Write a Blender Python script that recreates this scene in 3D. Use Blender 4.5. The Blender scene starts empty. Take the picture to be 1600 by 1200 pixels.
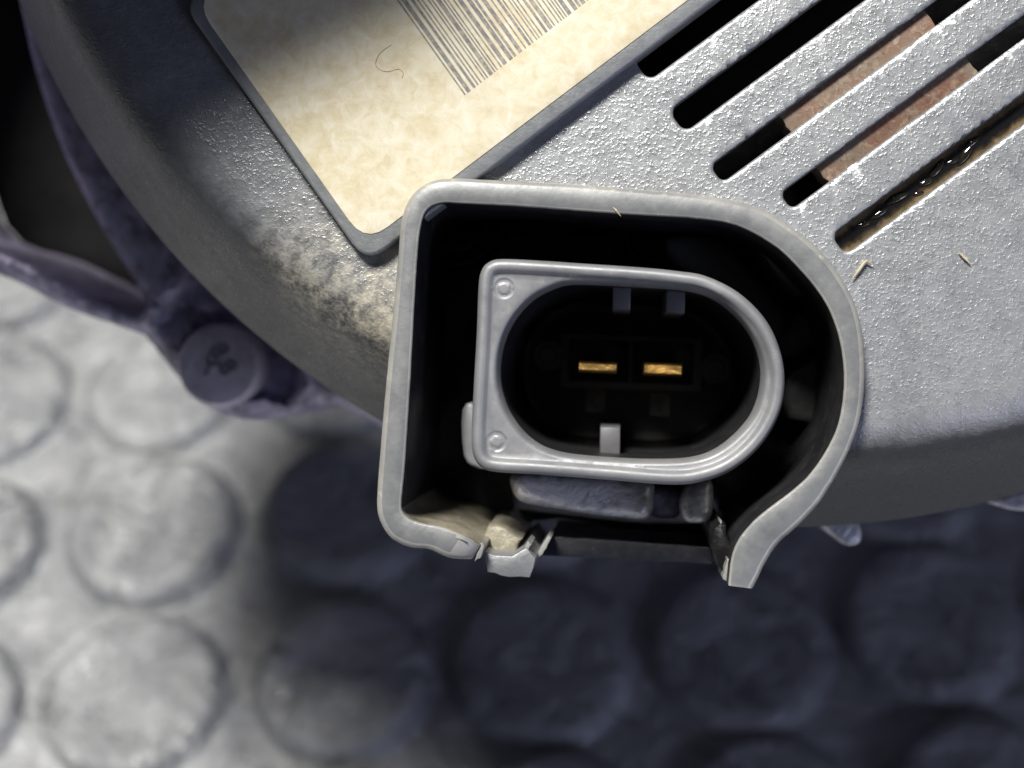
import bpy, bmesh, math, random
import numpy as np
from mathutils import Matrix, Vector
from mathutils.geometry import delaunay_2d_cdt

random.seed(7)
rng = np.random.default_rng(7)
S = 0.001                                    # builders work in millimetres
scene = bpy.context.scene
C = scene.collection

# ------------------------------------------------------------------ frame
# L frame: x right, y up the picture, z towards the camera, z = 0 at the rim of the socket shroud.
# The whole alternator leans TILT from upright above the level mat (world z = 0).
TILT = math.radians(37.0)
TT = math.tan(TILT)
PLANE_C = 142.2                              # mat plane in L:  z = -PLANE_C - y * tan(TILT)
D, PXMM, VX, VY = 110.0, 22.0, 960.0, 580.0
XC, YC = (VX - 800) / PXMM, (600 - VY) / PXMM
RX = Matrix.Rotation(TILT, 4, 'X')
M_L = Matrix.Translation(-(RX @ Vector((0, 0, -PLANE_C * S)))) @ RX

def P(px, py, z):
    k = (D - z) / D
    return (XC + (px - VX) / PXMM * k, YC + (VY - py) / PXMM * k)

# ------------------------------------------------------------------ camera
cd = bpy.data.cameras.new('Camera')
cam = bpy.data.objects.new('Camera', cd); C.objects.link(cam)
cam.matrix_world = M_L @ Matrix.Translation((XC * S, YC * S, D * S))
cd.sensor_width = 36.0
cd.lens = 36.0 * D / (1600 / PXMM)
cd.shift_x = -(VX - 800) / 1600
cd.shift_y = -(600 - VY) / 1600
cd.clip_start, cd.clip_end = 0.005, 20.0
cd.dof.use_dof = True
cd.dof.focus_distance = (D + 1.0) * S
cd.dof.aperture_fstop = 26.0
scene.camera = cam

# ------------------------------------------------------------------ light
w = bpy.data.worlds.new('World'); scene.world = w; w.use_nodes = True
bg = w.node_tree.nodes['Background']
bg.inputs[0].default_value = (0.70, 0.76, 1.0, 1); bg.inputs[1].default_value = 0.05

def area(name, loc, target, sx, sy, power, col):
    ld = bpy.data.lights.new(name, 'AREA'); ld.shape = 'RECTANGLE'; ld.size = sx; ld.size_y = sy
    ld.energy = power; ld.color = col
    o = bpy.data.objects.new(name, ld); C.objects.link(o)
    d = Vector(target) - Vector(loc)
    o.matrix_world = Matrix.Translation(loc) @ d.to_track_quat('-Z', 'Y').to_matrix().to_4x4()
    return o
area('ceiling_lamp', (-0.25, 0.03, 1.33), (0.0, -0.06, 0.10), 0.30, 0.30, 28.5, (1.0, 0.97, 0.915))
area('violet_window_light', (0.50, -0.62, 0.30), (0.0, -0.10, 0.08), 0.20, 0.20, 1.05, (0.60, 0.66, 1.0))  # added violet fill for metal and stud edges; no window known

vs = scene.view_settings
scene.display_settings.display_device = 'sRGB'
vs.view_transform = 'Standard'; vs.look = 'None'; vs.exposure = 0.0; vs.gamma = 1.0; vs.use_curve_mapping = False

# ------------------------------------------------------------------ materials
class NT:
    def __init__(self, name):
        self.m = bpy.data.materials.new(name); self.m.use_nodes = True
        self.t = self.m.node_tree; self.n = self.t.nodes; self.bsdf = self.n['Principled BSDF']
    def node(self, typ, **kw):
        nd = self.n.new(typ)
        for k, v in kw.items(): setattr(nd, k, v)
        return nd
    def link(self, a, b): self.t.links.new(a, b)
    def coords(self, world=False, scale=(1000, 1000, 1000), rot=(0, 0, 0)):
        if world: src = self.node('ShaderNodeNewGeometry').outputs['Position']
        else: src = self.node('ShaderNodeTexCoord').outputs['Object']
        mp = self.node('ShaderNodeMapping'); mp.inputs['Scale'].default_value = scale; mp.inputs['Rotation'].default_value = rot
        self.link(src, mp.inputs['Vector']); return mp.outputs[0]
    def noise(self, vec, scale, detail=3, rough=0.55, dist=0.0):
        nd = self.node('ShaderNodeTexNoise'); nd.inputs['Scale'].default_value = scale
        nd.inputs['Detail'].default_value = detail; nd.inputs['Roughness'].default_value = rough
        nd.inputs['Distortion'].default_value = dist
        self.link(vec, nd.inputs['Vector']); return nd.outputs['Fac']
    def ramp(self, fac, stops):
        nd = self.node('ShaderNodeValToRGB'); cr = nd.color_ramp
        while len(cr.elements) < len(stops): cr.elements.new(0.5)
        for e, (p, c) in zip(cr.elements, stops):
            e.position = p; e.color = (c if isinstance(c, tuple) else (c, c, c)) + (1,)
        self.link(fac, nd.inputs[0]); return nd.outputs['Color']
    def mix(self, fac, a, b, typ='MIX'):
        nd = self.node('ShaderNodeMix', data_type='RGBA', blend_type=typ)
        for sock, v in ((nd.inputs[0], fac), (nd.inputs[6], a), (nd.inputs[7], b)):
            if isinstance(v, (int, float)): sock.default_value = v
            elif isinstance(v, tuple): sock.default_value = v + (1,)
            else: self.link(v, sock)
        return nd.outputs[2]
    def math(self, op, a, b=0.0, clamp=False):
        nd = self.node('ShaderNodeMath', operation=op, use_clamp=clamp)
        for sock, v in ((nd.inputs[0], a), (nd.inputs[1], b)):
            if isinstance(v, (int, float)): sock.default_value = v
            else: self.link(v, sock)
        return nd.outputs[0]
    def bump(self, h, strength, dist_mm, prev=None):
        nd = self.node('ShaderNodeBump'); nd.inputs['Strength'].default_value = strength
        nd.inputs['Distance'].default_value = dist_mm * S
        self.link(h, nd.inputs['Height'])
        if prev is not None: self.link(prev, nd.inputs['Normal'])
        return nd.outputs[0]
    def dist_to(self, vec, pt):
        nd = self.node('ShaderNodeVectorMath', operation='DISTANCE'); self.link(vec, nd.inputs[0])
        nd.inputs[1].default_value = pt; return nd.outputs['Value']
    def out(self, col=None, rough=None, normal=None, metal=None, spec=None):
        b = self.bsdf
        for key, v in (('Base Color', col), ('Roughness', rough), ('Normal', normal), ('Metallic', metal), ('Specular IOR Level', spec)):
            if v is None: continue
            s = b.inputs[key]
            if isinstance(v, (int, float)): s.default_value = v
            elif isinstance(v, tuple): s.default_value = v + (1,)
            else: self.link(v, s)
        return self.m

MAT = {}
def mat_cover():
    t = NT('faded_grained_plastic'); v = t.coords()
    g = t.noise(v, 1.5, 3, 0.55, 0.2); g2 = t.noise(v, 4.2, 3, 0.5)
    big = t.noise(v, 0.16, 4, 0.6, 0.6); mid = t.noise(v, 0.55, 4, 0.65)
    fine = t.noise(v, 1.1, 8, 0.8, 0.3)
    tone_xyz = t.node('ShaderNodeSeparateXYZ'); t.link(v, tone_xyz.inputs[0])
    fx = t.math('ADD', t.math('MULTIPLY', tone_xyz.outputs[0], 0.020), t.math('MULTIPLY', t.math('SUBTRACT', big, 0.5), 0.5))
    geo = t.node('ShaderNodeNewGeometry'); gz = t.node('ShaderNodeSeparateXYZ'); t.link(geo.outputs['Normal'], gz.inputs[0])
    up_lit = t.ramp(t.math('ADD', gz.outputs[2], t.math('MULTIPLY', t.math('SUBTRACT', mid, 0.5), 0.35)), [(0.28, 0.0), (0.72, 1.0)])   # shaded shoulder put into colour: pale dusty tone only on upward faces
    lit_tone = t.math('MULTIPLY', up_lit, t.ramp(t.math('ADD', fx, 0.62), [(0.10, 0.30), (0.60, 1.0)]))  # tone also darkens to the left, standing in for shade there
    base = t.mix(lit_tone, (0.055, 0.058, 0.064), t.ramp(big, [(0.30, (0.31, 0.322, 0.336)), (0.70, (0.40, 0.412, 0.425))]))
    base = t.mix(t.math('MULTIPLY', t.math('MULTIPLY', t.ramp(g, [(0.46, 0.0), (0.68, 1.0)]), 0.22), t.math('ADD', lit_tone, 0.08)), base, (0.52, 0.53, 0.545))
    base = t.mix(t.math('MULTIPLY', t.math('MULTIPLY', t.ramp(g2, [(0.30, 1.0), (0.45, 0.0)]), 0.16), lit_tone), base, (0.16, 0.167, 0.18))
    vs1 = t.coords(scale=(160, 1900, 1000), rot=(0, 0, 0.5)); vs2 = t.coords(scale=(1500, 110, 1000), rot=(0, 0, 0.25))
    scr = t.math('MAXIMUM', t.ramp(t.noise(vs1, 1.0, 2, 0.5), [(0.70, 0.0), (0.74, 1.0)]), t.ramp(t.noise(vs2, 1.0, 2, 0.5), [(0.71, 0.0), (0.75, 1.0)]))
    base = t.mix(t.math('MULTIPLY', t.math('MULTIPLY', scr, 0.3), lit_tone), base, (0.60, 0.60, 0.59))
    # dry dust and soot splashed on the shoulder beside the shroud's outer wall
    x, y = P(575, 500, -3)
    near = t.ramp(t.math('DIVIDE', t.dist_to(v, (x, y, -3)), 11.0), [(0.15, 1.0), (1.0, 0.0)])
    dirt = t.ramp(t.math('ADD', t.math('MULTIPLY', fine, 0.6), t.math('MULTIPLY', big, 0.4)), [(0.40, 0.0), (0.58, 1.0)])
    dm = t.math('MULTIPLY', t.math('MULTIPLY', near, dirt), 0.85, True)
    base = t.mix(dm, base, (0.62, 0.57, 0.44))
    x2, y2 = P(450, 500, -6)
    near2 = t.ramp(t.math('DIVIDE', t.dist_to(v, (x2, y2, -6)), 13.0), [(0.25, 1.0), (1.0, 0.0)])
    soot = t.math('MULTIPLY', near2, t.ramp(t.math('ADD', t.math('MULTIPLY', fine, 0.75), t.math('MULTIPLY', mid, 0.25)), [(0.40, 1.0), (0.56, 0.0)]))
    base = t.mix(t.math('MULTIPLY', soot, 0.7), base, (0.03, 0.03, 0.031))
    metal = t.math('MULTIPLY', t.math('SUBTRACT', 0.5, t.math('MULTIPLY', dm, 0.5), True), lit_tone)
    rough = t.math('ADD', t.ramp(g2, [(0.45, 0.44), (0.68, 0.24)]), t.math('MULTIPLY', t.math('SUBTRACT', mid, 0.5), 0.35))
    n = t.bump(g, 0.18, 0.20); n = t.bump(t.ramp(g2, [(0.50, 0.0), (0.80, 1.0)]), 0.30, 0.12, n)
    return t.out(base, rough, n, metal=metal, spec=0.7)
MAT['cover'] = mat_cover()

def mat_smooth(name, lo, hi, rough=0.42, grain=0.35, dirt=(0.36, 0.33, 0.26), dirt_amt=0.4, spec=0.5, metal=0.0):
    t = NT(name); v = t.coords()
    big = t.noise(v, 0.25, 4, 0.6, 0.5); g = t.noise(v, 3.2, 3, 0.6); sp = t.noise(v, 0.9, 5, 0.7)
    c = t.ramp(big, [(0.3, lo), (0.7, hi)])
    c = t.mix(t.math('MULTIPLY', t.ramp(sp, [(0.58, 0.0), (0.72, 1.0)]), dirt_amt), c, dirt)
    r = t.ramp(sp, [(0.3, max(rough - 0.1, 0.05)), (0.7, rough + 0.12)])
    n = t.bump(g, grain, 0.06); n = t.bump(sp, grain, 0.12, n)
    return t.out(c, r, n, spec=spec, metal=metal)
MAT['shroud'] = mat_smooth('worn_grey_plastic', (0.20, 0.207, 0.215), (0.28, 0.287, 0.29), 0.45, 0.12, metal=0.4, spec=0.7)
MAT['torn'] = mat_smooth('torn_pale_plastic', (0.10, 0.092, 0.072), (0.38, 0.345, 0.26), 0.38, 1.0, dirt=(0.60, 0.56, 0.44), dirt_amt=0.6)
MAT['rib'] = mat_smooth('dusty_black_rib', (0.03, 0.03, 0.031), (0.055, 0.055, 0.054), 0.34, 0.5, dirt=(0.10, 0.095, 0.09), dirt_amt=0.25)
MAT['panel'] = mat_smooth('grey_panel_plastic', (0.28, 0.29, 0.30), (0.36, 0.37, 0.375), 0.45, 0.4, metal=0.5)
MAT['connector'] = mat_smooth('socket_grey_plastic', (0.22, 0.225, 0.238), (0.30, 0.305, 0.317), 0.47, 0.08, dirt=(0.45, 0.43, 0.36), dirt_amt=0.3, spec=0.7, metal=0.25)
MAT['key'] = mat_smooth('socket_key_plastic', (0.11, 0.11, 0.12), (0.15, 0.15, 0.16), 0.45, 0.1, dirt_amt=0.1)
MAT['black'] = mat_smooth('black_plastic', (0.006, 0.006, 0.007), (0.012, 0.012, 0.013), 0.36, 0.45, dirt=(0.06, 0.057, 0.05), dirt_amt=0.4, spec=0.35)
MAT['fracture'] = mat_smooth('broken_plastic_edge', (0.012, 0.013, 0.018), (0.02, 0.021, 0.028), 0.45, 0.3, dirt_amt=0.1)
MAT['raw'] = mat_smooth('unfaded_dark_plastic', (0.014, 0.014, 0.016), (0.028, 0.028, 0.030), 0.40, 0.25, dirt=(0.10, 0.09, 0.07), dirt_amt=0.35, spec=0.35)  # near-black copy of the grey plastic; recess shade put into colour
MAT['socket_black'] = mat_smooth('socket_floor_plastic', (0.007, 0.007, 0.0075), (0.011, 0.0105, 0.010), 0.5, 0.12, dirt=(0.02, 0.017, 0.015), dirt_amt=0.2, spec=0.2)
MAT['mark'] = mat_smooth('socket_mark_plastic', (0.035, 0.034, 0.034), (0.05, 0.048, 0.046), 0.4, 0.1, dirt_amt=0.1, spec=0.3)

def mat_label():
    t = NT('aged_cream_label'); v = t.coords()
    a = t.noise(v, 0.22, 4, 0.6, 0.6); b = t.noise(v, 0.9, 5, 0.7, 0.5); s = t.noise(v, 1.7, 4, 0.75, 1.2)
    c = t.ramp(a, [(0.30, (0.70, 0.61, 0.40)), (0.70, (0.80, 0.74, 0.56))])
    c = t.mix(t.math('MULTIPLY', t.ramp(b, [(0.45, 0.0), (0.68, 1.0)]), 0.7), c, (0.87, 0.84, 0.72))
    c = t.mix(t.math('MULTIPLY', t.ramp(b, [(0.30, 1.0), (0.45, 0.0)]), 0.45), c, (0.58, 0.49, 0.30))
    c = t.mix(t.math('MULTIPLY', t.ramp(s, [(0.68, 0.0), (0.76, 1.0)]), 0.5), c, (0.30, 0.26, 0.18))
    return t.out(c, t.ramp(b, [(0.3, 0.42), (0.7, 0.6)]), t.bump(b, 0.25, 0.06), spec=0.4)
MAT['label'] = mat_label()

def mat_ink():
    t = NT('worn_barcode_ink'); v = t.coords()
    s = t.noise(v, 2.4, 4, 0.7)
    return t.out(t.ramp(s, [(0.40, (0.20, 0.19, 0.20)), (0.72, (0.48, 0.44, 0.34))]), 0.55, spec=0.3)
MAT['ink'] = mat_ink()

def mat_metal(name, lo, hi, rough=0.45, metal=0.85, grain=0.5, dirt=0.4, dcol=(0.06, 0.055, 0.06)):
    t = NT(name); v = t.coords()
    a = t.noise(v, 0.22, 5, 0.65, 0.8); g = t.noise(v, 2.2, 4, 0.65); b = t.noise(v, 0.55, 4, 0.6)
    c = t.ramp(a, [(0.3, lo), (0.7, hi)])
    dm = t.math('MULTIPLY', t.ramp(b, [(0.46, 0.0), (0.64, 1.0)]), dirt)
    c = t.mix(dm, c, dcol)
    r = t.ramp(b, [(0.3, rough - 0.1), (0.7, rough + 0.15)])
    n = t.bump(g, grain, 0.10); n = t.bump(a, 0.5, 0.8, n)
    return t.out(c, r, n, metal=metal)
MAT['alu'] = mat_metal('grimy_cast_aluminium', (0.38, 0.35, 0.48), (0.62, 0.58, 0.76), 0.45, 0.4, dirt=0.6)
MAT['bright_alu'] = mat_metal('bright_aluminium', (0.80, 0.80, 0.86), (0.92, 0.92, 0.95), 0.35, 0.5, dirt=0.95, dcol=(0.06, 0.055, 0.07))
MAT['fin'] = mat_metal('clean_aluminium', (0.75, 0.75, 0.80), (0.90, 0.90, 0.93), 0.32, 0.4, grain=0.15, dirt=0.55)
MAT['steel'] = mat_metal('dull_zinc_steel', (0.60, 0.56, 0.64), (0.72, 0.67, 0.76), 0.5, 0.35, 0.35, 0.25)
MAT['stamp'] = mat_metal('stamped_grimy_steel', (0.22, 0.20, 0.25), (0.30, 0.28, 0.34), 0.5, 0.35, 0.2, 0.1)  # dark tone gives the raised marks a recessed, shaded look
MAT['gold'] = mat_metal('gold_plated_brass', (0.95, 0.56, 0.16), (1.0, 0.66, 0.24), 0.34, 1.0, 0.2, 0.1, (0.4, 0.2, 0.05))
MAT['dark_iron'] = mat_metal('dark_laminated_iron', (0.08, 0.08, 0.085), (0.14, 0.14, 0.15), 0.55, 0.6)

def mat_plate():
    t = NT('dusty_copper_heat_sink'); v = t.coords()
    a = t.noise(v, 0.28, 4, 0.6); g = t.noise(v, 2.6, 4, 0.7); s = t.noise(v, 1.3, 4, 0.7, 1.0)
    c = t.ramp(a, [(0.35, (0.19, 0.155, 0.115)), (0.50, (0.20, 0.13, 0.09)), (0.66, (0.19, 0.085, 0.058))])
    c = t.mix(t.math('MULTIPLY', t.ramp(g, [(0.54, 0.0), (0.66, 1.0)]), 0.7), c, (0.10, 0.065, 0.05))
    c = t.mix(t.math('MULTIPLY', t.ramp(s, [(0.50, 0.0), (0.70, 1.0)]), 0.6), c, (0.42, 0.34, 0.25))
    return t.out(c, 0.6, t.bump(g, 0.4, 0.08), metal=0.1)
MAT['plate'] = mat_plate()

def mat_oil():
    t = NT('oily_brown_residue'); v = t.coords()
    a = t.noise(v, 0.7, 3, 0.6, 0.8); g = t.noise(v, 0.8, 2, 0.5)
    ex_, ey_ = P(1325, 372, -3.0); ang = math.radians(36.3)
    sp = t.node('ShaderNodeSeparateXYZ'); t.link(v, sp.inputs[0])
    off = t.math('ABSOLUTE', t.math('SUBTRACT', t.math('ADD', t.math('MULTIPLY', sp.outputs[0], -math.sin(ang)), t.math('MULTIPLY', sp.outputs[1], math.cos(ang))), -math.sin(ang) * ex_ + math.cos(ang) * ey_))
    a = t.math('ADD', t.math('MULTIPLY', a, 0.45), t.math('MULTIPLY', off, 0.55))
    c = t.ramp(a, [(0.36, (0.010, 0.010, 0.011)), (0.50, (0.05, 0.036, 0.02)), (0.66, (0.22, 0.155, 0.075))])
    return t.out(c, t.ramp(a, [(0.4, 0.10), (0.65, 0.5)]), t.bump(g, 0.6, 0.3), spec=0.6)
MAT['oil'] = mat_oil()

def mat_rubber():
    t = NT('dusty_grey_rubber'); v = t.coords(world=True)
    a = t.noise(v, 0.035, 4, 0.6, 0.6); b = t.noise(v, 0.14, 5, 0.62, 0.8); s = t.noise(v, 0.42, 4, 0.65)
    c = t.ramp(a, [(0.3, (0.22, 0.228, 0.242)), (0.7, (0.33, 0.338, 0.348))])
    c = t.mix(t.math('MULTIPLY', t.ramp(b, [(0.30, 1.0), (0.47, 0.0)]), 0.7), c, (0.12, 0.122, 0.128))
    c = t.mix(t.math('MULTIPLY', t.ramp(b, [(0.55, 0.0), (0.72, 1.0)]), 0.5), c, (0.46, 0.465, 0.47))
    c = t.mix(t.math('MULTIPLY', t.ramp(s, [(0.27, 1.0), (0.36, 0.0)]), 0.6), c, (0.10, 0.10, 0.105))
    n = t.bump(b, 0.9, 3.2); n = t.bump(s, 0.6, 0.9, n)
    return t.out(c, t.ramp(b, [(0.35, 0.22), (0.65, 0.42)]), n, spec=1.0)
MAT['rubber'] = mat_rubber()
def mat_flat(name, c, r): t = NT(name); v = t.coords(); return t.out(t.ramp(t.noise(v, 1.5, 3), [(0.3, tuple(0.7 * k for k in c)), (0.7, c)]), r)
MAT['straw'] = mat_flat('dry_straw', (0.60, 0.53, 0.36), 0.6)
MAT['hair'] = mat_flat('brown_fibre', (0.42, 0.30, 0.16), 0.6)

# ------------------------------------------------------------------ mesh helpers (mm in the L frame)
def link_mesh(name, verts, faces, mat, parent, smooth=True, sharp=40):
    me = bpy.data.meshes.new(name)
    me.from_pydata([(x * S, y * S, z * S) for x, y, z in verts], [], faces)
    bm = bmesh.new(); bm.from_mesh(me)
    bmesh.ops.remove_doubles(bm, verts=bm.verts, dist=1e-7)
    bmesh.ops.recalc_face_normals(bm, faces=bm.faces)
    return from_bm(name, bm, mat, parent, me, smooth, sharp)

def from_bm(name, bm, mat, parent, me=None, smooth=True, sharp=40):
    if me is None: me = bpy.data.meshes.new(name)
    for f in bm.faces: f.smooth = smooth
    if smooth:
        for e in bm.edges:
            if len(e.link_faces) != 2 or e.calc_face_angle(0) > math.radians(sharp): e.smooth = False
    bm.to_mesh(me); bm.free()
    me.materials.append(mat)
    o = bpy.data.objects.new(name, me); C.objects.link(o)
    if parent is not None: o.parent = parent
    return o

def catmull(pts, n=6, closed=True):
    pts = [np.array(p, float) for p in pts]; N = len(pts); out = []
    rngi = range(N) if closed else range(N - 1)
    for i in rngi:
        g = (lambda k: pts[k % N]) if closed else (lambda k: pts[min(max(k, 0), N - 1)])
        p0, p1, p2, p3 = g(i - 1), g(i), g(i + 1), g(i + 2)
        for k in range(n):
            t = k / n
            out.append(0.5 * ((2 * p1) + (-p0 + p2) * t + (2 * p0 - 5 * p1 + 4 * p2 - p3) * t * t + (-p0 + 3 * p1 - 3 * p2 + p3) * t ** 3))
    if not closed: out.append(pts[-1])
    return [tuple(p) for p in out]

def PX(pts, z): return [P(x, y, z) for x, y in pts]

def inside(poly, X, Y):
    poly = np.asarray(poly); r = np.zeros(len(X), bool); j = len(poly) - 1
    for i in range(len(poly)):
        xi, yi = poly[i]; xj, yj = poly[j]
        c = ((yi > Y) != (yj > Y)) & (X < (xj - xi) * (Y - yi) / (yj - yi + 1e-12) + xi)
        r ^= c; j = i
    return r

def dist_poly(poly, X, Y):
    poly = np.asarray(poly); d = np.full(len(X), 1e9)
    for i in range(len(poly)):
        a = poly[i]; b = poly[(i + 1) % len(poly)]; ab = b - a
        L2 = (ab ** 2).sum() + 1e-12
        t = np.clip(((X - a[0]) * ab[0] + (Y - a[1]) * ab[1]) / L2, 0, 1)
        d = np.minimum(d, np.hypot(X - a[0] - t * ab[0], Y - a[1] - t * ab[1]))
    return d

def offset_poly(poly, d):
    """move a closed polygon's vertices along their normals, +d outward"""
    p = np.asarray(poly); n = len(p)
    area2 = sum(p[i][0] * p[(i + 1) % n][1] - p[(i + 1) % n][0] * p[i][1] for i in range(n))
    s = 1 if area2 > 0 else -1
    t = np.roll(p, -1, 0) - np.roll(p, 1, 0); t /= np.linalg.norm(t, axis=1)[:, None] + 1e-12
    return [tuple(q) for q in p + s * d * np.stack([t[:, 1], -t[:, 0]], 1)]

def sheet(outer, holes, extra, zf, skirt_outer=None, skirt_hole=None, hole_scale=1.0):
    """triangulated sheet inside outer minus holes, lifted by zf; the rims get walls going down"""
    pts, edges = [], []
    def loop(l):
        b = len(pts); pts.extend(Vector(p) for p in l)
        edges.extend((b + i, b + (i + 1) % len(l)) for i in range(len(l)))
    loop(outer)
    for h in holes: loop(h)
    pts.extend(Vector(p) for p in extra)
    v, e, f, *_ = delaunay_2d_cdt(pts, edges, [], 0, 1e-5)
    X = np.array([p[0] for p in v]); Y = np.array([p[1] for p in v])
    fi = np.array([list(t) for t in f])
    cx, cy = X[fi].mean(1), Y[fi].mean(1)
    keep = inside(outer, cx, cy)
    for h in holes: keep &= ~inside(h, cx, cy)
    Z = zf(X, Y)
    bm = bmesh.new()
    bv = [bm.verts.new((X[i] * S, Y[i] * S, Z[i] * S)) for i in range(len(X))]
    for t, k in zip(fi, keep):
        if k:
            try: bm.faces.new([bv[i] for i in t])
            except ValueError: pass
    bmesh.ops.delete(bm, geom=[x for x in bm.verts if not x.link_faces], context='VERTS')
    bmesh.ops.recalc_face_normals(bm, faces=bm.faces)
    if sum(f.normal.z for f in bm.faces) < 0: bmesh.ops.reverse_faces(bm, faces=bm.faces)
    be = [e for e in bm.edges if len(e.link_faces) == 1]
    do = dist_poly(outer, np.array([(e.verts[0].co.x + e.verts[1].co.x) / 2 / S for e in be]), np.array([(e.verts[0].co.y + e.verts[1].co.y) / 2 / S for e in be]))
    for sel, sk in (([e for e, d in zip(be, do) if d < 0.02], skirt_outer), ([e for e, d in zip(be, do) if d >= 0.02], skirt_hole)):
        if sk is None or not sel: continue
        r = bmesh.ops.extrude_edge_only(bm, edges=sel)
        nv = [g for g in r['geom'] if isinstance(g, bmesh.types.BMVert)]
        for q in nv: q.co.z = sk * S if sk < -9 else q.co.z + sk * S
    bmesh.ops.recalc_face_normals(bm, faces=bm.faces)
    return bm

def grid_pts(x0, x1, y0, y1, step, jit=0.15):
    xs = np.arange(x0, x1, step); ys = np.arange(y0, y1, step)
    g = np.array([(x + rng.uniform(-jit, jit) * step, y + rng.uniform(-jit, jit) * step) for x in xs for y in ys])
    return g

def prism(name, poly, ztop, zbot, mat, parent, bev=0.25, jitter=0.0, steps=2):
    """vertical prism with a rounded top edge"""
    p = [(x + random.uniform(-jitter, jitter), y + random.uniform(-jitter, jitter)) for x, y in poly]
    n = len(p); rings = [(p, zbot)]
    for k in range(steps + 1):
        a = math.pi / 2 * k / steps
        rings.append((offset_poly(p, -bev * (1 - math.cos(a))), ztop - bev * (1 - math.sin(a))))
    V, F = [], []
    for ring, z in rings: V += [(x, y, z) for x, y in ring]
    for r in range(len(rings) - 1):
        for i in range(n): F.append((r * n + i, r * n + (i + 1) % n, (r + 1) * n + (i + 1) % n, (r + 1) * n + i))
    F.append(tuple(range((len(rings) - 1) * n, len(rings) * n))); F.append(tuple(reversed(range(n))))
    return link_mesh(name, V, F, mat, parent, sharp=50)

def pillow(name, poly, ztop, zbot, roll, mat, parent, drop=1.0, step=0.35):
    a = np.array(poly); lo, hi = a.min(0), a.max(0)
    ex = [tuple(p) for p in grid_pts(lo[0], hi[0], lo[1], hi[1], step)]
    for d in (0.1, 0.25, 0.5): ex += offset_poly(poly, -d)
    def zf(X, Y):
        t = np.clip(1 - dist_poly(a, X, Y) / roll, 0, 1); return ztop - drop * (1 - np.sqrt(np.maximum(1 - t * t, 0)))
    return from_bm(name, sheet(poly, [], ex, zf, skirt_outer=zbot), mat, parent, sharp=60)

def circle(cx, cy, r, n=32, a0=0.0): return [(cx + r * math.cos(a0 + 2 * math.pi * i / n), cy + r * math.sin(a0 + 2 * math.pi * i / n)) for i in range(n)]

def revolve(name, cx, cy, prof, mat, parent, n=96):
    V, F = [], []
    for r, z in prof:
        for i in range(n):
            a = 2 * math.pi * i / n; V.append((cx + r * math.cos(a), cy + r * math.sin(a), z))
    for k in range(len(prof) - 1):
        for i in range(n): F.append((k * n + i, k * n + (i + 1) % n, (k + 1) * n + (i + 1) % n, (k + 1) * n + i))
    return link_mesh(name, V, F, mat, parent, sharp=35)

def strip_wall(name, pairs, ztop, zbot, mat, parent, n=6, bev=0.3, jitter=0.0, dz=None):
    """an upright wall whose top is the strip between two traced edges"""
    prs = [P(a, b, ztop) + P(c, d, ztop) for (a, b), (c, d) in pairs]
    st = catmull(prs, n, closed=False); V, F = [], []; m = 8
    for i, q in enumerate(st):
        o = np.array(q[:2]); c = np.array(q[2:]); u = (o - c); L = np.linalg.norm(u); u = u / L
        b = min(bev, L * 0.4); bi = b * 0.4
        o = o + u * rng.normal(0, jitter); c = c + u * rng.normal(0, jitter)
        z = ztop + (dz(i / (len(st) - 1)) if dz else 0) + rng.normal(0, jitter * 0.7)
        sec = [(c, zbot), (c, z - bi), (c + u * bi * 0.3, z - bi * 0.3), (c + u * bi, z), (o - u * b, z), (o - u * b * 0.3, z - b * 0.3), (o, z - b), (o, zbot)]
        V += [(p[0], p[1], zz) for p, zz in sec]
    k = len(st)
    for i in range(k - 1):
        for j in range(m): F.append((i * m + j, i * m + (j + 1) % m, (i + 1) * m + (j + 1) % m, (i + 1) * m + j))
    F.append(tuple(range(m))); F.append(tuple(range((k - 1) * m, k * m)))
    return link_mesh(name, V, F, mat, parent, sharp=60)

def tube(name, pts, r, mat, parent, n=8, taper=False, link=True):
    V, F = [], []; pts = [Vector(p) for p in pts]
    for i, p in enumerate(pts):
        d = (pts[min(i + 1, len(pts) - 1)] - pts[max(i - 1, 0)]).normalized()
        a = d.cross(Vector((0.3, 0.2, 0.93))).normalized(); b = d.cross(a)
        rr = r * (1 - 0.8 * abs(2 * i / (len(pts) - 1) - 1) ** 3) if taper else r
        V += [tuple(p + (a * math.cos(2 * math.pi * k / n) + b * math.sin(2 * math.pi * k / n)) * rr) for k in range(n)]
    for i in range(len(pts) - 1):
        for k in range(n): F.append((i * n + k, i * n + (k + 1) % n, (i + 1) * n + (k + 1) % n, (i + 1) * n + k))
    F.append(tuple(range(n))); F.append(tuple(range((len(pts) - 1) * n, len(pts) * n)))
    return link_mesh(name, V, F, mat, parent)

def text_part(name, body, size, x, y, z, rot, depth, mat, parent):
    cu = bpy.data.curves.new(name, 'FONT'); cu.body = body; cu.size = size * S; cu.extrude = depth * S
    cu.align_x = 'CENTER'; cu.align_y = 'CENTER'; cu.resolution_u = 3; cu.bevel_depth = 0.04 * S; cu.bevel_resolution = 1
    tmp = bpy.data.objects.new('tmp', cu); C.objects.link(tmp)
    dg = bpy.context.evaluated_depsgraph_get()
    me = bpy.data.meshes.new_from_object(tmp.evaluated_get(dg)); bpy.data.objects.remove(tmp)
    me.materials.clear(); me.materials.append(mat)
    o = bpy.data.objects.new(name, me); C.objects.link(o); o.parent = parent
    o.location = (x * S, y * S, z * S); o.rotation_euler = (0, 0, rot)
    return o

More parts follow.
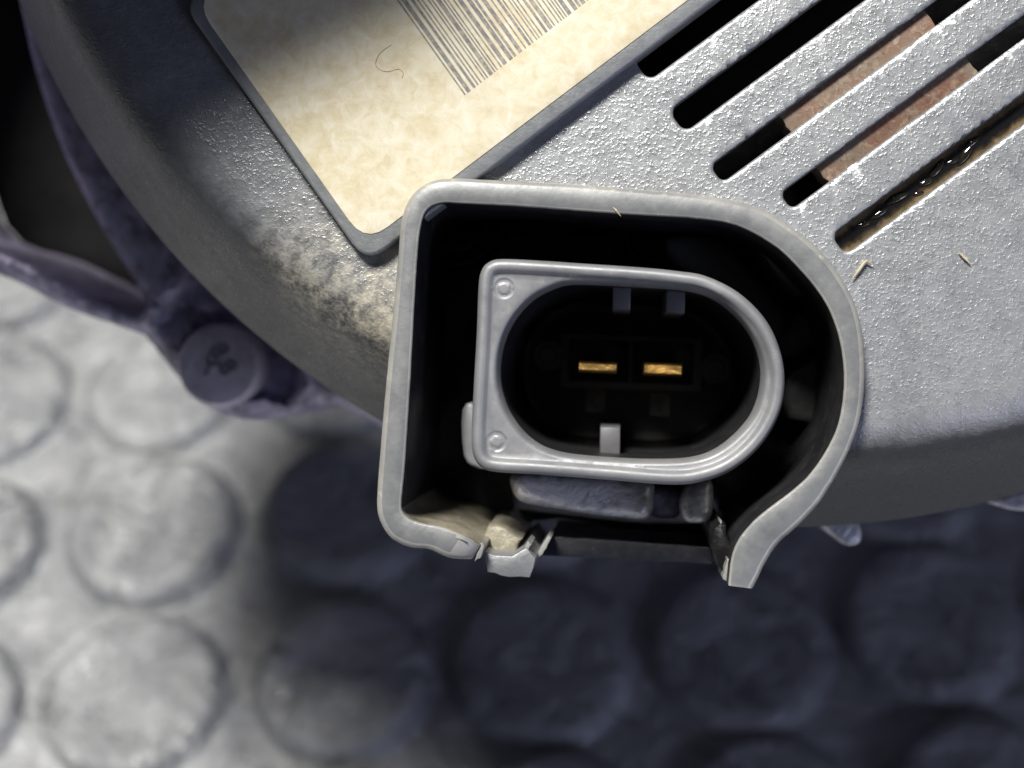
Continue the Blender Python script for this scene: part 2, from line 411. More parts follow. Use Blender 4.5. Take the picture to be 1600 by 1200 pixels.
# ------------------------------------------------------------------ the mat
sT, cT = math.sin(TILT), math.cos(TILT)
def mat_xy(px, py):
    """where the view ray through a pixel meets the mat, in world millimetres"""
    dx, dy = (px - VX) / PXMM / D, (VY - py) / PXMM / D
    t = (D + PLANE_C + TT * YC) / (1 - TT * dy)
    Lp = Vector(((XC + dx * t) * S, (YC + dy * t) * S, (D - t) * S))
    q = M_L @ Lp
    return q.x / S, q.y / S

def ground_sheet():
    bm = bmesh.new(); n = 60; h = 600
    vv = [[bm.verts.new(((-h + 2 * h * i / n) * S, (-h + 2 * h * j / n) * S, 0)) for j in range(n + 1)] for i in range(n + 1)]
    for i in range(n):
        for j in range(n): bm.faces.new((vv[i][j], vv[i + 1][j], vv[i + 1][j + 1], vv[i][j + 1]))
    return from_bm('rubber_mat', bm, MAT['rubber'], None)
mat = ground_sheet(); mat['kind'] = 'structure'; mat['label'] = 'dusty grey rubber mat with round raised studs under the alternator'

def stud_mesh(r=12.6, h=3.2):
    bm = bmesh.new(); n = 40; rings = []
    prof = [(r + 0.9, -0.05), (r + 0.45, 0.12), (r + 0.1, 0.55), (r - 0.35, h * 0.55), (r - 1.0, h * 0.85), (r - 2.0, h), (r - 3.2, h - 0.02), (r * 0.55, h - 0.5), (r * 0.3, h - 0.6)]
    for q, z in prof: rings.append([bm.verts.new((q * math.cos(2 * math.pi * i / n) * S, q * math.sin(2 * math.pi * i / n) * S, z * S)) for i in range(n)])
    for k in range(len(rings) - 1):
        for i in range(n): bm.faces.new((rings[k][i], rings[k][(i + 1) % n], rings[k + 1][(i + 1) % n], rings[k + 1][i]))
    bm.faces.new(rings[-1])
    return from_bm('stud', bm, MAT['rubber'], mat)
st0 = stud_mesh()
A0 = np.array(mat_xy(535, 1062)); A1 = np.array(mat_xy(865, 1034)); B0 = np.array(mat_xy(225, 832)); Am = np.array(mat_xy(205, 1088))
U = ((A1 - A0) + (A0 - Am)) / 2; Vv = B0 - Am
pitch = (np.linalg.norm(U) + np.linalg.norm(Vv)) / 2
U = U / np.linalg.norm(U) * pitch; Vv = np.array([-U[1], U[0]]) * 0.97 + (Vv - np.array([-U[1], U[0]])) * 0.5
print('stud pitch', pitch, 'U', U, 'V', Vv)
first = True
for i in range(-5, 7):
    for j in range(-4, 6):
        q = A0 + U * i + Vv * j + rng.normal(0, 0.35, 2)
        if first: o = st0; first = False
        else: o = st0.copy(); C.objects.link(o); o.parent = mat
        o.location = (q[0] * S, q[1] * S, 0); o.rotation_euler = (0, 0, rng.uniform(0, 6.28)); o.scale = (rng.uniform(0.97, 1.04),) * 2 + (rng.uniform(0.8, 1.2),)

# ------------------------------------------------------------------ the alternator
alt = bpy.data.objects.new('alternator', None); C.objects.link(alt); alt.matrix_world = M_L
alt.empty_display_size = 0.02
alt['label'] = 'used car alternator with grey slotted plastic rear cover, cream barcode label and open two-pin socket'
alt['category'] = 'alternator'

ZE = -18.0
CX, CY = P(1222, -442, ZE)
R = 1262 / PXMM * (D - ZE) / D
FIL = 9.5
_t = np.linspace(0, 1, 400); _u = np.clip(_t / 0.55, 0, 1)
_sl = np.tan(np.radians(66.0 * _u * _u * (3 - 2 * _u))); _drop = np.concatenate([[0], np.cumsum((_sl[1:] + _sl[:-1]) / 2)]) / 399 * FIL
ZF = -2.0
def dome(X, Y):
    r = np.hypot(X - CX, Y - CY); t = np.clip((r - (R - FIL)) / FIL, 0, 1)
    return ZF - np.interp(t, _t, _drop)

# slots: centre of the lower-left end, width, direction shared
SD = np.array([math.cos(math.radians(36.3)), math.sin(math.radians(36.3))]); SN = np.array([-SD[1], SD[0]])
SLOTS = [((1018, 98), 40, 880), ((1074, 178), 41, 980), ((1132, 263), 32, 1040), ((1240, 306), 30, 1020), ((1325, 372), 37, 900)]
def slot_loop(i, grow=0.0):
    (ex, ey), wd, ln = SLOTS[i]
    k = (D - ZF) / D / PXMM
    e = np.array(P(ex, ey, ZF)); hw = wd / 2 * k + grow; L = ln * k; rc = hw * 0.72
    loc = []
    for cxx, cyy, a0 in ((-hw + rc, hw - rc, 90), (-hw + rc, -hw + rc, 180), (L - rc, -hw + rc, 270), (L - rc, hw - rc, 0)):
        for q in range(6):
            a = math.radians(a0 + 18 * q); loc.append((cxx + rc * math.cos(a), cyy + rc * math.sin(a)))
    fine = []
    for q in range(len(loc)):
        a = np.array(loc[q]); b = np.array(loc[(q + 1) % len(loc)]); m = max(1, int(np.linalg.norm(b - a) / 0.9))
        fine += [tuple(a + (b - a) * h / m) for h in range(m)]
    return [tuple(e + SD * a + SN * b) for a, b in fine]

RIM = [((735, 877), (750, 853)), ((702, 873), (725, 838)), ((669, 859), (692, 824)), ((640, 856), (662, 818)), ((612, 843), (642, 812)), ((596, 822), (630, 802)),
       ((588, 792), (627, 785)), ((591, 731), (632, 731)), ((601, 610), (640, 610)), ((614, 480), (647, 480)), ((621, 400), (652, 400)), ((626, 345), (657, 355)),
       ((640, 308), (667, 328)), ((665, 286), (690, 317)), ((702, 278), (727, 318)), ((800, 282), (806, 322)), ((900, 287), (900, 329)), ((1010, 296), (1002, 336)),
       ((1100, 305), (1085, 341)), ((1180, 322), (1150, 352)), ((1240, 356), (1210, 384)), ((1285, 394), (1255, 427)), ((1319, 439), (1288, 470)), ((1341, 487), (1306, 510)),
       ((1351, 544), (1316, 552)), ((1352, 600), (1319, 600)), ((1346, 650), (1312, 655)), ((1332, 695), (1295, 697)), ((1310, 740), (1268, 738)), ((1282, 785), (1240, 765)),
       ((1250, 820), (1207, 790)), ((1217, 850), (1178, 814)), ((1197, 880), (1155, 842)), ((1185, 905), (1143, 872)), ((1177, 920), (1138, 915))]

# cover sheet with slots and the socket opening
mid = catmull([tuple((np.array(P(*a, 0)) + np.array(P(*b, 0))) / 2) for a, b in RIM], 3, closed=False)
opening = mid + [P(1160, 1100, 0), P(740, 1100, 0)]
holes = [opening] + [slot_loop(i) for i in range(5)]
extra = []
for th in np.linspace(0, math.pi / 2 * 0.97, 14):
    rr = R - FIL + FIL * math.sin(th)
    extra += circle(CX, CY, rr, 260)
g = grid_pts(CX - R, CX + R, CY - R, CY + R, 1.3)
extra += [tuple(p) for p in g if math.hypot(p[0] - CX, p[1] - CY) < R - FIL - 0.5]
for i in range(5):
    extra += slot_loop(i, 0.10) + slot_loop(i, 0.19) + slot_loop(i, 0.26) + slot_loop(i, 0.38)
slot_polys = [np.array(slot_loop(i)) for i in range(5)]
def cover_z(X, Y):
    z = dome(X, Y)
    for sp in slot_polys:
        c = sp.mean(0); sel = np.hypot(X - c[0], Y - c[1]) < 40
        d = np.full(len(X), 9.0); d[sel] = dist_poly(sp, X[sel], Y[sel])
        z = z - np.clip(0.22 - d, 0, 1) ** 2 * 3.0
    return z
bm = sheet(circle(CX, CY, R, 260), holes, extra, cover_z, skirt_outer=-22.0, skirt_hole=-0.55)
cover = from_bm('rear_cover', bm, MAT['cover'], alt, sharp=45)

# dark shield under the cover, open where the socket passes through
rings = []
for rr in np.linspace(4, R - 2.5, 22): rings += circle(CX, CY, rr, 120)
op_in = [P(*b, 0) for a, b in RIM] + [P(1160, 1100, 0), P(740, 1100, 0)]
bm = sheet(circle(CX, CY, R - 2.0, 160), [op_in], rings, lambda X, Y: -12.0 - 5 * np.clip((np.hypot(X - CX, Y - CY) - 30) / (R - 32), 0, 1) ** 4)
shield = from_bm('inner_shield', bm, MAT['black'], alt)

# copper heat sink showing through the slots
e0 = np.array(P(1222, 198, -4.2)); e1 = np.array(P(1281, 277, -4.2))
q0 = np.array(P(1176, 128, -4.2))
ed = (e1 - e0) / np.linalg.norm(e1 - e0)
hs = [e0 - ed * 3.4, e1 + ed * 1.1, e1 + ed * 1.1 + SD * 13.6, e1 - ed * 2 + SD * 13.2, e0 - ed * 3.4 + SD * 13.0]
def jag(poly, step=0.35, amp=0.07, skip=()):
    out = []
    for i in range(len(poly)):
        a = np.array(poly[i]); b = np.array(poly[(i + 1) % len(poly)]); L = np.linalg.norm(b - a); n = max(2, int(L / step))
        for k in range(n):
            p = a + (b - a) * k / n
            if i not in skip: p = p + rng.normal(0, amp, 2)
            out.append(tuple(p))
    return out
prism('heat_sink', jag(hs, 0.3, 0.06), -2.66, -5.4, MAT['plate'], alt, 0.05)
# sooty residue floor under the outermost slot and glossy oil drops on it
(ex, ey), wd, ln = SLOTS[4]
k4 = (D + 4) / D / PXMM; e = np.array(P(ex, ey, -4.0)); 
def strip_at(slot, a0, a1, b0, b1, z):
    (ex, ey), wd, ln = SLOTS[slot]; e = np.array(P(ex, ey, z)); k = (D - z) / D / PXMM
    return [tuple(e + SD * a * k + SN * b * k) for a, b in ((a0, b0), (a1, b0), (a1, b1), (a0, b1))]
prism('oily_ledge', jag(strip_at(4, -26, 420, -24, 24, -3.9), 0.3, 0.03), -3.0, -5.5, MAT['oil'], alt, 0.05)
def blob(name, x, y, z, rx, ry, rz, rot, mat, parent):
    bm = bmesh.new(); bmesh.ops.create_uvsphere(bm, u_segments=12, v_segments=8, radius=1)
    for v in bm.verts:
        a, b = v.co.x * rx * (1 + 0.15 * math.sin(3 * v.co.y + x)), v.co.y * ry
        v.co = Vector(((x + a * math.cos(rot) - b * math.sin(rot)) * S, (y + a * math.sin(rot) + b * math.cos(rot)) * S, (z + v.co.z * rz) * S))
    return from_bm(name, bm, mat, parent)
t = NT('clear_black_oil'); v = t.coords(); t.out(t.ramp(t.noise(v, 1.0), [(0.3, (0.008, 0.008, 0.008)), (0.7, (0.02, 0.017, 0.012))]), 0.04, spec=0.9); MAT['drop'] = t.m
for a, b, s in ((60, 2, 9), (98, 6, 12), (150, -2, 8), (178, 5, 11), (205, 0, 7), (228, -4, 12), (248, 6, 9), (130, -9, 6), (30, 3, 7)):
    k = 1 / PXMM; e = np.array(P(*SLOTS[4][0], -3.9)) + SD * a * k + SN * b * k
    blob('oil_drop', e[0], e[1], -3.0, s * k * 1.7, s * k * 0.6, s * k * 0.32, math.radians(36 + 20 * math.sin(a)), MAT['drop'], alt)

# raised panel with the label
LU = np.array([0.577, -0.817]); LU /= np.linalg.norm(LU)           # down the short side (L frame, y up)
LV = np.array([math.cos(math.radians(37.1)), math.sin(math.radians(37.1))])
def rrect(o, u, v, lu, lv, rc, n=5):
    """rounded parallelogram from corner o along u (lu) and v (lv)"""
    c = [o, o + u * lu, o + u * lu + v * lv, o + v * lv]; out = []
    for i in range(4):
        p = c[i]; a = (c[i - 1] - p); b = (c[(i + 1) % 4] - p); a = a / np.linalg.norm(a); b = b / np.linalg.norm(b)
        for k in range(n + 1):
            tt = k / n; out.append(tuple(p + a * rc * (1 - tt) ** 2 + b * rc * tt ** 2))
    return out
ZP = -0.75
pb = np.array(P(571, 411, ZP)); pt = np.array(P(283, 4, ZP))
pu = (pb - pt); plen = np.linalg.norm(pu); pu /= plen
panel = prism('label_panel', rrect(pt, pu, LV, plen, 62, 1.7), ZP, -3.0, MAT['panel'], alt, 0.22)
ZLb = ZP + 0.06
lb = np.array(P(571, 381, ZLb)); lt = np.array(P(303, 2, ZLb)); lu = (lb - lt); llen = np.linalg.norm(lu); lu /= llen
label = prism('label', rrect(lt, lu, LV, llen, 58, 2.0), ZLb, ZP - 0.05, MAT['label'], alt, 0.03)
# barcode: bars run along the short side, ends on a line parallel to the long side
zb = ZLb + 0.012
b0 = np.array(P(726, 149, zb)); bdir = np.array(P(620, 0, zb)) - b0; bdir /= np.linalg.norm(bdir)
adv = np.array(P(922, -2, zb)) - b0; advd = adv / np.linalg.norm(adv)
V, F = [], []; s = 0.0; random.seed(21)
seq = [1, 1, 3, 1, 2, 1, 1, 2, 1, 1, 3, 1, 1, 1, 1, 2, 2, 1]
while s < 25:
    wbar = random.choice([0.11, 0.11, 0.20, 0.30]); gap = random.choice([0.11, 0.16, 0.24])
    a = b0 + advd * s; b = b0 + advd * (s + wbar); n = len(V)
    c, d = b + bdir * 17, a + bdir * 17
    V += [(a[0], a[1], zb), (b[0], b[1], zb), (c[0], c[1], zb), (d[0], d[1], zb)]; F.append((n, n + 1, n + 2, n + 3))
    s += wbar + gap
bar = link_mesh('barcode', V, F, MAT['ink'], label, smooth=False)
random.seed(5)

# socket shroud
shroud = strip_wall('socket_shroud', RIM, 0.0, -24.0, MAT['shroud'], alt, n=8, bev=0.42, jitter=0.005,
                    dz=lambda u: -0.9 * max(0, 1 - u / 0.05) ** 2)
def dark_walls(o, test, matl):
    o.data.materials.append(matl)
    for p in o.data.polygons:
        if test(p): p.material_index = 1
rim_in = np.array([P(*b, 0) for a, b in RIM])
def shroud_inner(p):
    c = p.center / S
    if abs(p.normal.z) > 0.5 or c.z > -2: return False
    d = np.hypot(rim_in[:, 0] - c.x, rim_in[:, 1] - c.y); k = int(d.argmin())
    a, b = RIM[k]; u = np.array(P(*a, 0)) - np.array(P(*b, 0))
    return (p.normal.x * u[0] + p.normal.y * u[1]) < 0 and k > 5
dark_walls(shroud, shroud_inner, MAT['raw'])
shroud.data.materials.append(MAT['torn'])
for p in shroud.data.polygons:
    c = p.center / S
    if p.material_index == 0 and c.z < -0.6 and p.normal.y > 0.1 and c.y < P(0, 800, 0)[1] and c.x < P(780, 0, 0)[0]: p.material_index = 2
MAT['edge'] = mat_smooth('scuffed_plastic_edge', (0.22, 0.225, 0.225), (0.36, 0.35, 0.32), 0.36, 0.2, dirt=(0.60, 0.56, 0.45), dirt_amt=0.6, spec=0.7)
shroud.data.materials.append(MAT['edge'])
for p in shroud.data.polygons:
    if p.material_index == 0 and 0.2 < p.normal.z < 0.97: p.material_index = 3
# the broken lower wall of the shroud
prism('broken_wall', jag(PX([(862, 838), (985, 846), (1118, 856), (1112, 881), (980, 874), (842, 868)], -10.0), 0.8, 0.015), -10.0, -24, MAT['fracture'], alt, 0.08)
prism('broken_tab', jag(PX([(757, 862), (772, 868), (800, 869), (822, 856), (838, 872), (828, 901), (796, 902), (762, 893)], -2.5), 0.5, 0.03), -2.5, -22, MAT['panel'], alt, 0.07)
prism('torn_edge', jag(PX([(748, 848), (763, 822), (790, 824), (812, 842), (800, 868), (766, 866)], -6.0), 0.4, 0.07), -6.0, -22, MAT['torn'], alt, 0.25)
prism('broken_splinter', jag(PX([(1112, 840), (1124, 815), (1134, 822), (1143, 868), (1139, 908), (1126, 892)], -3.5), 0.5, 0.09), -3.5, -22, MAT['black'], alt, 0.12)

# stress-whitened splinters along the break
for tri, z in (([(836, 874), (846, 852), (858, 836), (862, 840), (848, 866)], -6.0), ([(742, 876), (752, 848), (756, 852), (750, 872)], -1.0), ([(814, 866), (826, 846), (830, 850), (822, 870)], -3.0),
               ([(1118, 846), (1126, 812), (1130, 816), (1124, 850)], -4.5), ([(1130, 905), (1136, 872), (1140, 874), (1139, 908)], -2.0), ([(690, 836), (712, 834), (730, 846), (716, 842)], -0.05)):
    prism('splinter', jag(PX(tri, z), 0.25, 0.03), z, z - 5, MAT['edge'], alt, 0.03)
# dark floor of the shroud with its ribs
fl = offset_poly([P(*b, 0) for a, b in RIM] + [P(1120, 880, 0), P(860, 840, 0), P(770, 850, 0)], 0.6)
floor_poly = [p for p in fl if p[1] > P(0, 742, -18)[1] - 0.0]
bm = sheet(fl, [PX([(795, 742), (1122, 752), (1128, 822), (1000, 822), (800, 800)], -18)], grid_pts(-14, 32, -16, 16, 1.0), lambda X, Y: -21 + 0.3 * np.sin(X * 0.9) * np.cos(Y * 0.7), skirt_hole=-5)
bf = from_bm('brush_holder', bm, MAT['black'], alt)
for name, pts, zt in (('rib', [(1035, 372), (1105, 366), (1150, 392), (1235, 500), (1200, 530), (1150, 470), (1060, 430)], -11),
                      ('rib', [(1168, 368), (1205, 388), (1262, 452), (1243, 462), (1205, 425)], -8),
                      ('rib', [(1205, 515), (1290, 468), (1306, 520), (1225, 562)], -14),
                      ('rib', [(1225, 585), (1300, 555), (1300, 650), (1232, 655)], -15)):
    prism(name, catmull(PX(pts, zt), 2), zt, -22, MAT['rib'], bf, 0.7, 0.03, 3)
for (px, py, r0, r1, z) in ((1012, 372, 1.55, 1.9, -14.0), (712, 338, 2.4, 2.8, -14.0), (712, 338, 3.6, 4.0, -15.0)):
    x, y = P(px, py, z)
    revolve('moulded_ring', x, y, [(r1, z - 4), (r1, z - 0.1), (r1 - 0.1, z), (r0 + 0.1, z), (r0, z - 0.1), (r0, z - 4)], MAT['black'], bf, 40)

# ---------------- socket
ZS = -3.0
OUT = [(744, 520), (747, 445), (752, 421), (763, 409), (784, 404), (850, 407), (910, 411), (1000, 417), (1060, 423), (1104, 431), (1155, 457), (1197, 499), (1220, 548), (1227, 597),
       (1218, 648), (1190, 696), (1148, 733), (1102, 752), (1050, 758), (945, 750), (840, 742), (775, 738), (752, 731), (739, 713), (736, 680), (739, 610)]
INN = [(775, 578), (781, 537), (798, 499), (826, 467), (857, 449), (889, 440), (945, 441), (1015, 445), (1075, 450), (1120, 464), (1160, 497), (1186, 537), (1196, 578), (1191, 622),
       (1173, 660), (1134, 698), (1088, 718), (1015, 722), (910, 716), (857, 706), (822, 686), (794, 652), (779, 615)]
def even(poly, step):
    p = np.array(list(poly) + [poly[0]]); L = np.concatenate([[0], np.cumsum(np.hypot(*np.diff(p, axis=0).T))]); n = int(L[-1] / step)
    q = np.linspace(0, L[-1], n, endpoint=False); return list(zip(np.interp(q, L, p[:, 0]), np.interp(q, L, p[:, 1])))
outp = even(catmull(PX(OUT, ZS), 10), 0.3); innp = even(catmull(PX(INN, ZS), 10), 0.25)
ex = []
for d in (0.06, 0.15, 0.28, 0.45, 0.65, 0.85, 1.0, 1.12): ex += offset_poly(outp, -d)
for d in (0.04, 0.10, 0.2, 0.35): ex += offset_poly(innp, d)
oa, ia = np.array(outp), np.array(innp)
gp = grid_pts(-4, 21, -9, 11, 0.5); gp = gp[(dist_poly(oa, gp[:, 0], gp[:, 1]) > 1.3) & (dist_poly(ia, gp[:, 0], gp[:, 1]) > 0.5)]
ex += [tuple(p) for p in gp]
def sock_z(X, Y):
    d = dist_poly(oa, X, Y); e = dist_poly(ia, X, Y)
    z = ZS - 0.45 * np.clip(1 - d / 0.42, 0, 1) ** 2.2
    fade = np.clip((d - 0.72) / 0.38, 0, 1); z = z - 0.42 * fade * fade * (3 - 2 * fade)
    z = z - 0.30 * np.clip(1 - e / 0.32, 0, 1) ** 2.2
    for (px, py) in ((787, 450), (775, 690)):
        cx, cy = P(px, py, ZS); r = np.hypot(X - cx, Y - cy); z = z - 0.07 * ((r > 0.45) & (r < 0.75))
    return z
for (px, py) in ((787, 450), (775, 690)):
    cx, cy = P(px, py, ZS)
    for rr in (0.2, 0.35, 0.45, 0.5, 0.6, 0.7, 0.76, 0.85): ex += circle(cx, cy, rr, 20)
bm = sheet(outp, [innp], ex, sock_z, skirt_outer=-22.0, skirt_hole=None)
# draft the inner wall down to the floor of the socket
be = [e for e in bm.edges if len(e.link_faces) == 1 and e.verts[0].co.z > -10 * S]
ZFLOOR = -19.0
icx, icy = ia.mean(0)
r = bmesh.ops.extrude_edge_only(bm, edges=be)
for q in [gg for gg in r['geom'] if isinstance(gg, bmesh.types.BMVert)]:
    q.co.z = (ZS - 1.5) * S; q.co.x = (icx + (q.co.x / S - icx) * 0.975) * S; q.co.y = (icy + (q.co.y / S - icy) * 0.975) * S
r = bmesh.ops.extrude_edge_only(bm, edges=[gg for gg in r['geom'] if isinstance(gg, bmesh.types.BMEdge) and gg.verts[0].co.z < (ZS - 1.4) * S and gg.verts[1].co.z < (ZS - 1.4) * S])
for q in [gg for gg in r['geom'] if isinstance(gg, bmesh.types.BMVert)]:
    q.co.z = ZFLOOR * S; q.co.x = (icx + (q.co.x / S - icx) * 0.98) * S; q.co.y = (icy + (q.co.y / S - icy) * 0.98) * S
bmesh.ops.recalc_face_normals(bm, faces=bm.faces)
sock = from_bm('connector_socket', bm, MAT['connector'], alt, sharp=55)
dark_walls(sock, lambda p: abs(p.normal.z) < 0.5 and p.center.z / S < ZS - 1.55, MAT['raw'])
# lower flange of the socket, stepped out to the left
prism('socket_foot', catmull(PX([(722, 640), (745, 636), (760, 725), (742, 730), (724, 712)], -9), 3), -9, -19, MAT['connector'], sock, 0.3)
# socket floor with two terminal pockets
def rot_rect(x0, y0, x1, y1, z, deg=1.9):
    c = np.array(P((x0 + x1) / 2, (y0 + y1) / 2, z)); k = (D - z) / D / PXMM; a = math.radians(-deg)
    hx, hy = (x1 - x0) / 2 * k, (y1 - y0) / 2 * k
    return [(c[0] + p * math.cos(a) - q * math.sin(a), c[1] + p * math.sin(a) + q * math.cos(a)) for p, q in ((-hx, -hy), (hx, -hy), (hx, hy), (-hx, hy))]
flo = offset_poly([(icx + (x - icx) * 0.955, icy + (y - icy) * 0.955) for x, y in innp], 0.3)
pk = [rot_rect(889, 533, 984, 592, ZFLOOR), rot_rect(987, 537, 1083, 598, ZFLOOR)]
seam = offset_poly([(icx + (x - icx) * 0.955, icy + (y - icy) * 0.955) for x, y in innp], -0.55)
exf = [tuple(p) for p in grid_pts(-2, 20, -8, 10, 0.8)] + seam + offset_poly(seam, 0.12) + offset_poly(seam, -0.12)
sma = np.array(seam)
bm = sheet(flo, pk, exf, lambda X, Y: ZFLOOR + 0.16 * np.clip(1 - dist_poly(sma, X, Y) / 0.12, 0, 1), skirt_hole=-7)
tf = from_bm('terminal_floor', bm, MAT['socket_black'], sock, sharp=60)
# raised frame round the pockets
V, F = [], []
fo, fi_ = rot_rect(876, 524, 1096, 610, ZFLOOR), rot_rect(889, 533, 1083, 598, ZFLOOR)
for q, zz in ((fo, ZFLOOR - 0.1), (offset_poly(fo, -0.08), ZFLOOR + 0.35), (fi_, ZFLOOR + 0.35), (fi_, ZFLOOR - 0.1)): V += [(x, y, zz) for x, y in q]
for k in range(3):
    for i in range(4): F.append((k * 4 + i, k * 4 + (i + 1) % 4, (k + 1) * 4 + (i + 1) % 4, (k + 1) * 4 + i))
link_mesh('pocket_frame', V, F, MAT['mark'], sock, smooth=False)
for px, py, rr in ((857, 556, 1.35), (1118, 576, 1.35)):
    x, y = P(px, py, ZFLOOR); revolve('floor_boss', x, y, [(rr, ZFLOOR - 0.1), (rr - 0.1, ZFLOOR + 0.3), (0.75, ZFLOOR + 0.3), (0.7, ZFLOOR + 0.55), (0.05, ZFLOOR + 0.55)], MAT['mark'], sock, 32)
prism('pocket_divider', rot_rect(983, 535, 988, 598, ZFLOOR), ZFLOOR + 0.33, ZFLOOR - 7, MAT['mark'], sock, 0.03)
# terminal pins
ZPIN = -10.3
for x0, y0, x1, y1 in ((904, 565, 964, 582), (1006, 567, 1066, 587)):
    q = rot_rect(x0, y0, x1, y1, ZPIN, 2.5)
    n = 4; V, F = [], []
    for ring, zz in ((q, -23), (q, ZPIN - 0.7), (offset_poly(q, -0.2), ZPIN)): V += [(x, y, zz) for x, y in ring]
    for k in range(2):
        for i in range(4): F.append((k * 4 + i, k * 4 + (i + 1) % 4, (k + 1) * 4 + (i + 1) % 4, (k + 1) * 4 + i))
    F.append((8, 9, 10, 11))
    link_mesh('terminal_pin', V, F, MAT['gold'], sock, smooth=False)
# keying ribs inside the opening
for pts, zt in (([(957, 438), (986, 438), (985, 484), (957, 482)], -6.5), ([(1041, 440), (1071, 442), (1070, 490), (1041, 487)], -6.5), ([(938, 667), (969, 668), (969, 715), (937, 714)], -9.0)):
    prism('key_rib', PX(pts, zt), zt, ZFLOOR - 0.2, MAT['key'], sock, 0.12)
# moulded pin numbers, upside down as in the socket
for body, px, py in (('2', 930, 626), ('1', 1031, 632)):
    q = rot_rect(px - 16, py - 18, px + 16, py + 18, ZFLOOR)
    prism('number_frame', q, ZFLOOR + 0.12, ZFLOOR - 0.2, MAT['mark'], sock, 0.05)
    x, y = P(px, py, ZFLOOR); text_part('moulded_number', body, 1.75, x, y, ZFLOOR + 0.15, math.pi - 0.03, 0.09, MAT['mark'], sock)

# ---------------- metal below the socket
rear = revolve('rear_housing', CX, CY, [(R - 3, -25.5), (R - 1.0, -26), (R - 1.0, -46), (R - 5, -47), (R - 5, -62)], MAT['alu'], alt, 120)
V_ = revolve('stator_core', CX, CY, [(R - 5.5, -62), (R - 3.0, -62.2), (R - 3.0, -95), (R - 5.5, -95.2)], MAT['dark_iron'], alt, 120)
RB = 60.0
ZB = -(PLANE_C + TT * CY) + RB * sT * math.sqrt(1 + TT * TT)
revolve('front_housing', CX, CY, [(R - 5, -95), (RB + 1, -97), (RB + 1, ZB + 14), (RB, ZB + 4), (RB, ZB), (20, ZB), (0.05, ZB)], MAT['alu'], alt, 120)
# bright machined faces seen through the gap under the socket
pillow('housing_boss', catmull(PX([(806, 740), (905, 742), (1010, 746), (1022, 780), (1012, 812), (970, 810), (930, 806), (860, 795), (815, 786), (798, 765)], -9), 4), -9, -40, 1.1, MAT['fin'], alt, 1.0)
pillow('housing_boss', catmull(PX([(1020, 762), (1060, 768), (1062, 806), (1040, 812), (1018, 806), (1012, 780)], -11), 4), -11, -40, 0.8, MAT['alu'], alt, 1.0)
pillow('stud_end', catmull(PX([(1078, 760), (1112, 752), (1114, 798), (1104, 816), (1072, 816), (1064, 790)], -8), 4), -8, -38, 0.9, MAT['fin'], alt, 0.8)
for pts, z in (([(1276, 808), (1330, 806), (1344, 824), (1345, 846), (1328, 853), (1306, 842)], -20), ([(1548, 782), (1612, 765), (1618, 795), (1582, 797)], -20)):
    pillow('cooling_fin', catmull(PX(pts, z), 4), z, -40, 0.5, MAT['fin'], alt, 0.35)

# left side: cast flange with a deep pocket and the bolt boss
ZFL = -33.0
flange = catmull(PX([(-260, 330), (-100, 400), (0, 432), (90, 478), (165, 505), (215, 522)], ZFL), 4, closed=False)[:-1] + \
    catmull(PX([(215, 522), (245, 560), (275, 598), (305, 630), (345, 650), (395, 658), (445, 648), (500, 634), (545, 646), (600, 676), (700, 740)], ZFL), 4, closed=False) + \
    PX([(760, 640), (620, 420), (420, 220), (300, -50), (260, -420), (-200, -420), (-320, 0)], ZFL)
pocket = catmull(PX([(-200, -330), (-15, -330), (10, -100), (30, 20), (60, 140), (105, 260), (165, 372), (212, 448), (226, 482), (196, 488), (120, 458), (50, 418), (-40, 375), (-190, 300), (-240, 0)], ZFL), 4)
fa, pa = np.array(flange), np.array(pocket)
bcx, bcy = P(340, 572, ZFL)
crx, cry = P(372, 572, ZFL)
crad = 96 / PXMM * (D - ZFL) / D
def flange_z(X, Y):
    d = dist_poly(fa, X, Y); e = dist_poly(pa, X, Y)
    z = ZFL - 2.2 * np.clip(1 - d / 2.2, 0, 1) ** 2 - 0.9 * np.clip(1 - e / 1.3, 0, 1) ** 2
    r = np.hypot(X - crx, Y - cry)
    z = z - 3.0 * np.clip((crad - r) / 0.9, 0, 1) * (Y > bcy - 1.8 - 0.3 * (X - bcx))      # counterbore round the bolt head
    # a cast rib crossing from the pocket's corner to the cover
    a = np.array(P(236, 486, ZFL)); b = np.array(P(318, 412, ZFL)); ab = b - a
    t = np.clip(((X - a[0]) * ab[0] + (Y - a[1]) * ab[1]) / (ab ** 2).sum(), 0, 1)
    dd = np.hypot(X - a[0] - t * ab[0], Y - a[1] - t * ab[1])
    z = z + 1.3 * np.exp(-(dd / 0.75) ** 2)
    a2 = np.array(P(262, 500, ZFL)); b2 = np.array(P(335, 436, ZFL)); ab = b2 - a2
    t = np.clip(((X - a2[0]) * ab[0] + (Y - a2[1]) * ab[1]) / (ab ** 2).sum(), 0, 1)
    dd = np.hypot(X - a2[0] - t * ab[0], Y - a2[1] - t * ab[1])
    z = z - 1.2 * np.exp(-(dd / 0.8) ** 2)
    # rolled shoulder arcs to the right of the counterbore
    z = z + 0.9 * np.exp(-((r - crad - 0.9) / 0.55) ** 2) * (X > bcx) * (Y < bcy + 3)
    return z
exl = [tuple(p) for p in grid_pts(-72, 0, -18, 72, 0.8, 0.2)]
for d in (0.3, 0.7, 1.2, 1.8): exl += offset_poly(flange, -d)
bm = sheet(flange, [pocket], exl, flange_z, skirt_outer=-58.0, skirt_hole=-62.0)
fl_o = from_bm('cast_flange', bm, MAT['alu'], alt, sharp=50)
prism('pocket_floor', offset_poly(pocket, 0.4), -64, -68, MAT['socket_black'], alt, 0.1)  # pocket's unlit depth put into the near-black floor colour

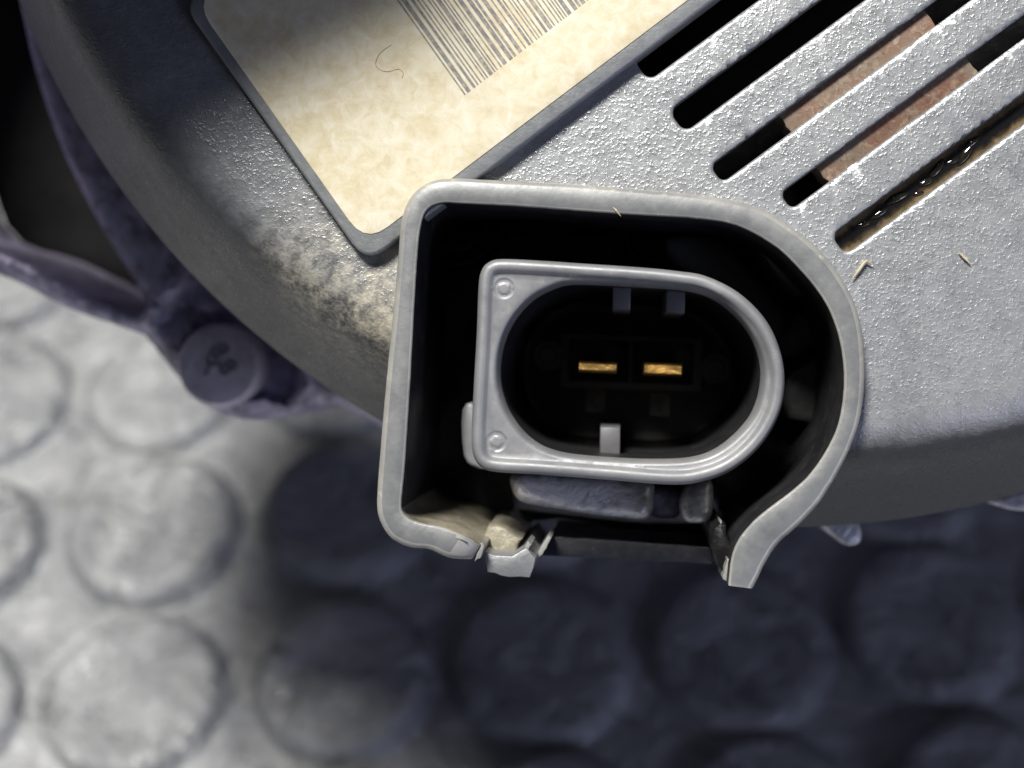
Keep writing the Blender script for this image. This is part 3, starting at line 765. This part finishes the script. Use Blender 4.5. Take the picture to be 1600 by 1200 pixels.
# bolt with stamped strength marks
ZBT = -31.0
bx, by = P(340, 571, ZBT); br = 64 / PXMM * (D - ZBT) / D
bolt = revolve('bolt', bx, by, [(br + 0.15, -40), (br + 0.15, ZBT - 1.0), (br, ZBT - 0.45), (br - 0.25, ZBT - 0.1), (br - 0.7, ZBT), (br * 0.5, ZBT + 0.05), (0.02, ZBT + 0.05)], MAT['steel'], alt, 48)
text_part('stamped_mark', '8.8', 2.4, bx + 0.55, by + 0.5, ZBT + 0.06, math.radians(-62), 0.22, MAT['stamp'], bolt)
text_part('stamped_mark', 'Y', 2.0, bx - 0.75, by - 0.3, ZBT + 0.05, math.radians(-28), 0.18, MAT['stamp'], bolt)

# added black block, out of frame, to shade the label's corner and left casting
ca = np.array(P(20, -72, ZF)); cb = np.array(P(620, -372, ZF)); cu_ = (cb - ca) / np.linalg.norm(cb - ca); cn = np.array([-cu_[1], cu_[0]])
cl = np.linalg.norm(cb - ca)
prism('terminal_cap', rrect(ca - cu_ * 15, cu_, cn, cl + 15, 40, 1.5), 22.0, -3.0, MAT['black'], alt, 1.0, 0, 3)

# ------------------------------------------------------------------ loose specks
def loose(name, label, cat, pts, r, matl, group=None, taper=True):
    o = tube(name, pts, r, matl, None, taper=taper)
    o.matrix_world = M_L; o['label'] = label; o['category'] = cat
    if group: o['group'] = group
    return o
def pz(px, py, z): return P(px, py, z) + (z,)
loose('straw_fleck', 'bent pale straw fleck lying on the cover beside the lowest slot', 'fleck', [pz(1331, 437, -1.72), pz(1341, 424, -1.68), pz(1350, 411, -1.68), pz(1354, 408, -1.68), pz(1364, 414, -1.72)], 0.13, MAT['straw'])
loose('straw_fleck', 'short pale straw fleck lying alone on the grained cover', 'fleck', [pz(1497, 393, -1.8), pz(1506, 402, -1.78), pz(1517, 413, -1.8)], 0.11, MAT['straw'])
loose('plastic_burr', 'tiny pale plastic burr on the inner edge of the socket shroud', 'burr', [pz(958, 324, 0.02), pz(963, 329, 0.12), pz(970, 338, 0.0)], 0.09, MAT['straw'])
hp = catmull([pz(x, y, ZLb + 0.02) for x, y in ((612, 70), (595, 82), (587, 98), (592, 108), (606, 112), (622, 108), (630, 114), (628, 122))], 5, closed=False)
loose('hair_fibre', 'fine curled brown fibre stuck on the cream label', 'fibre', hp, 0.016, MAT['hair'], taper=False)

scene.render.resolution_x, scene.render.resolution_y = 1024, 768
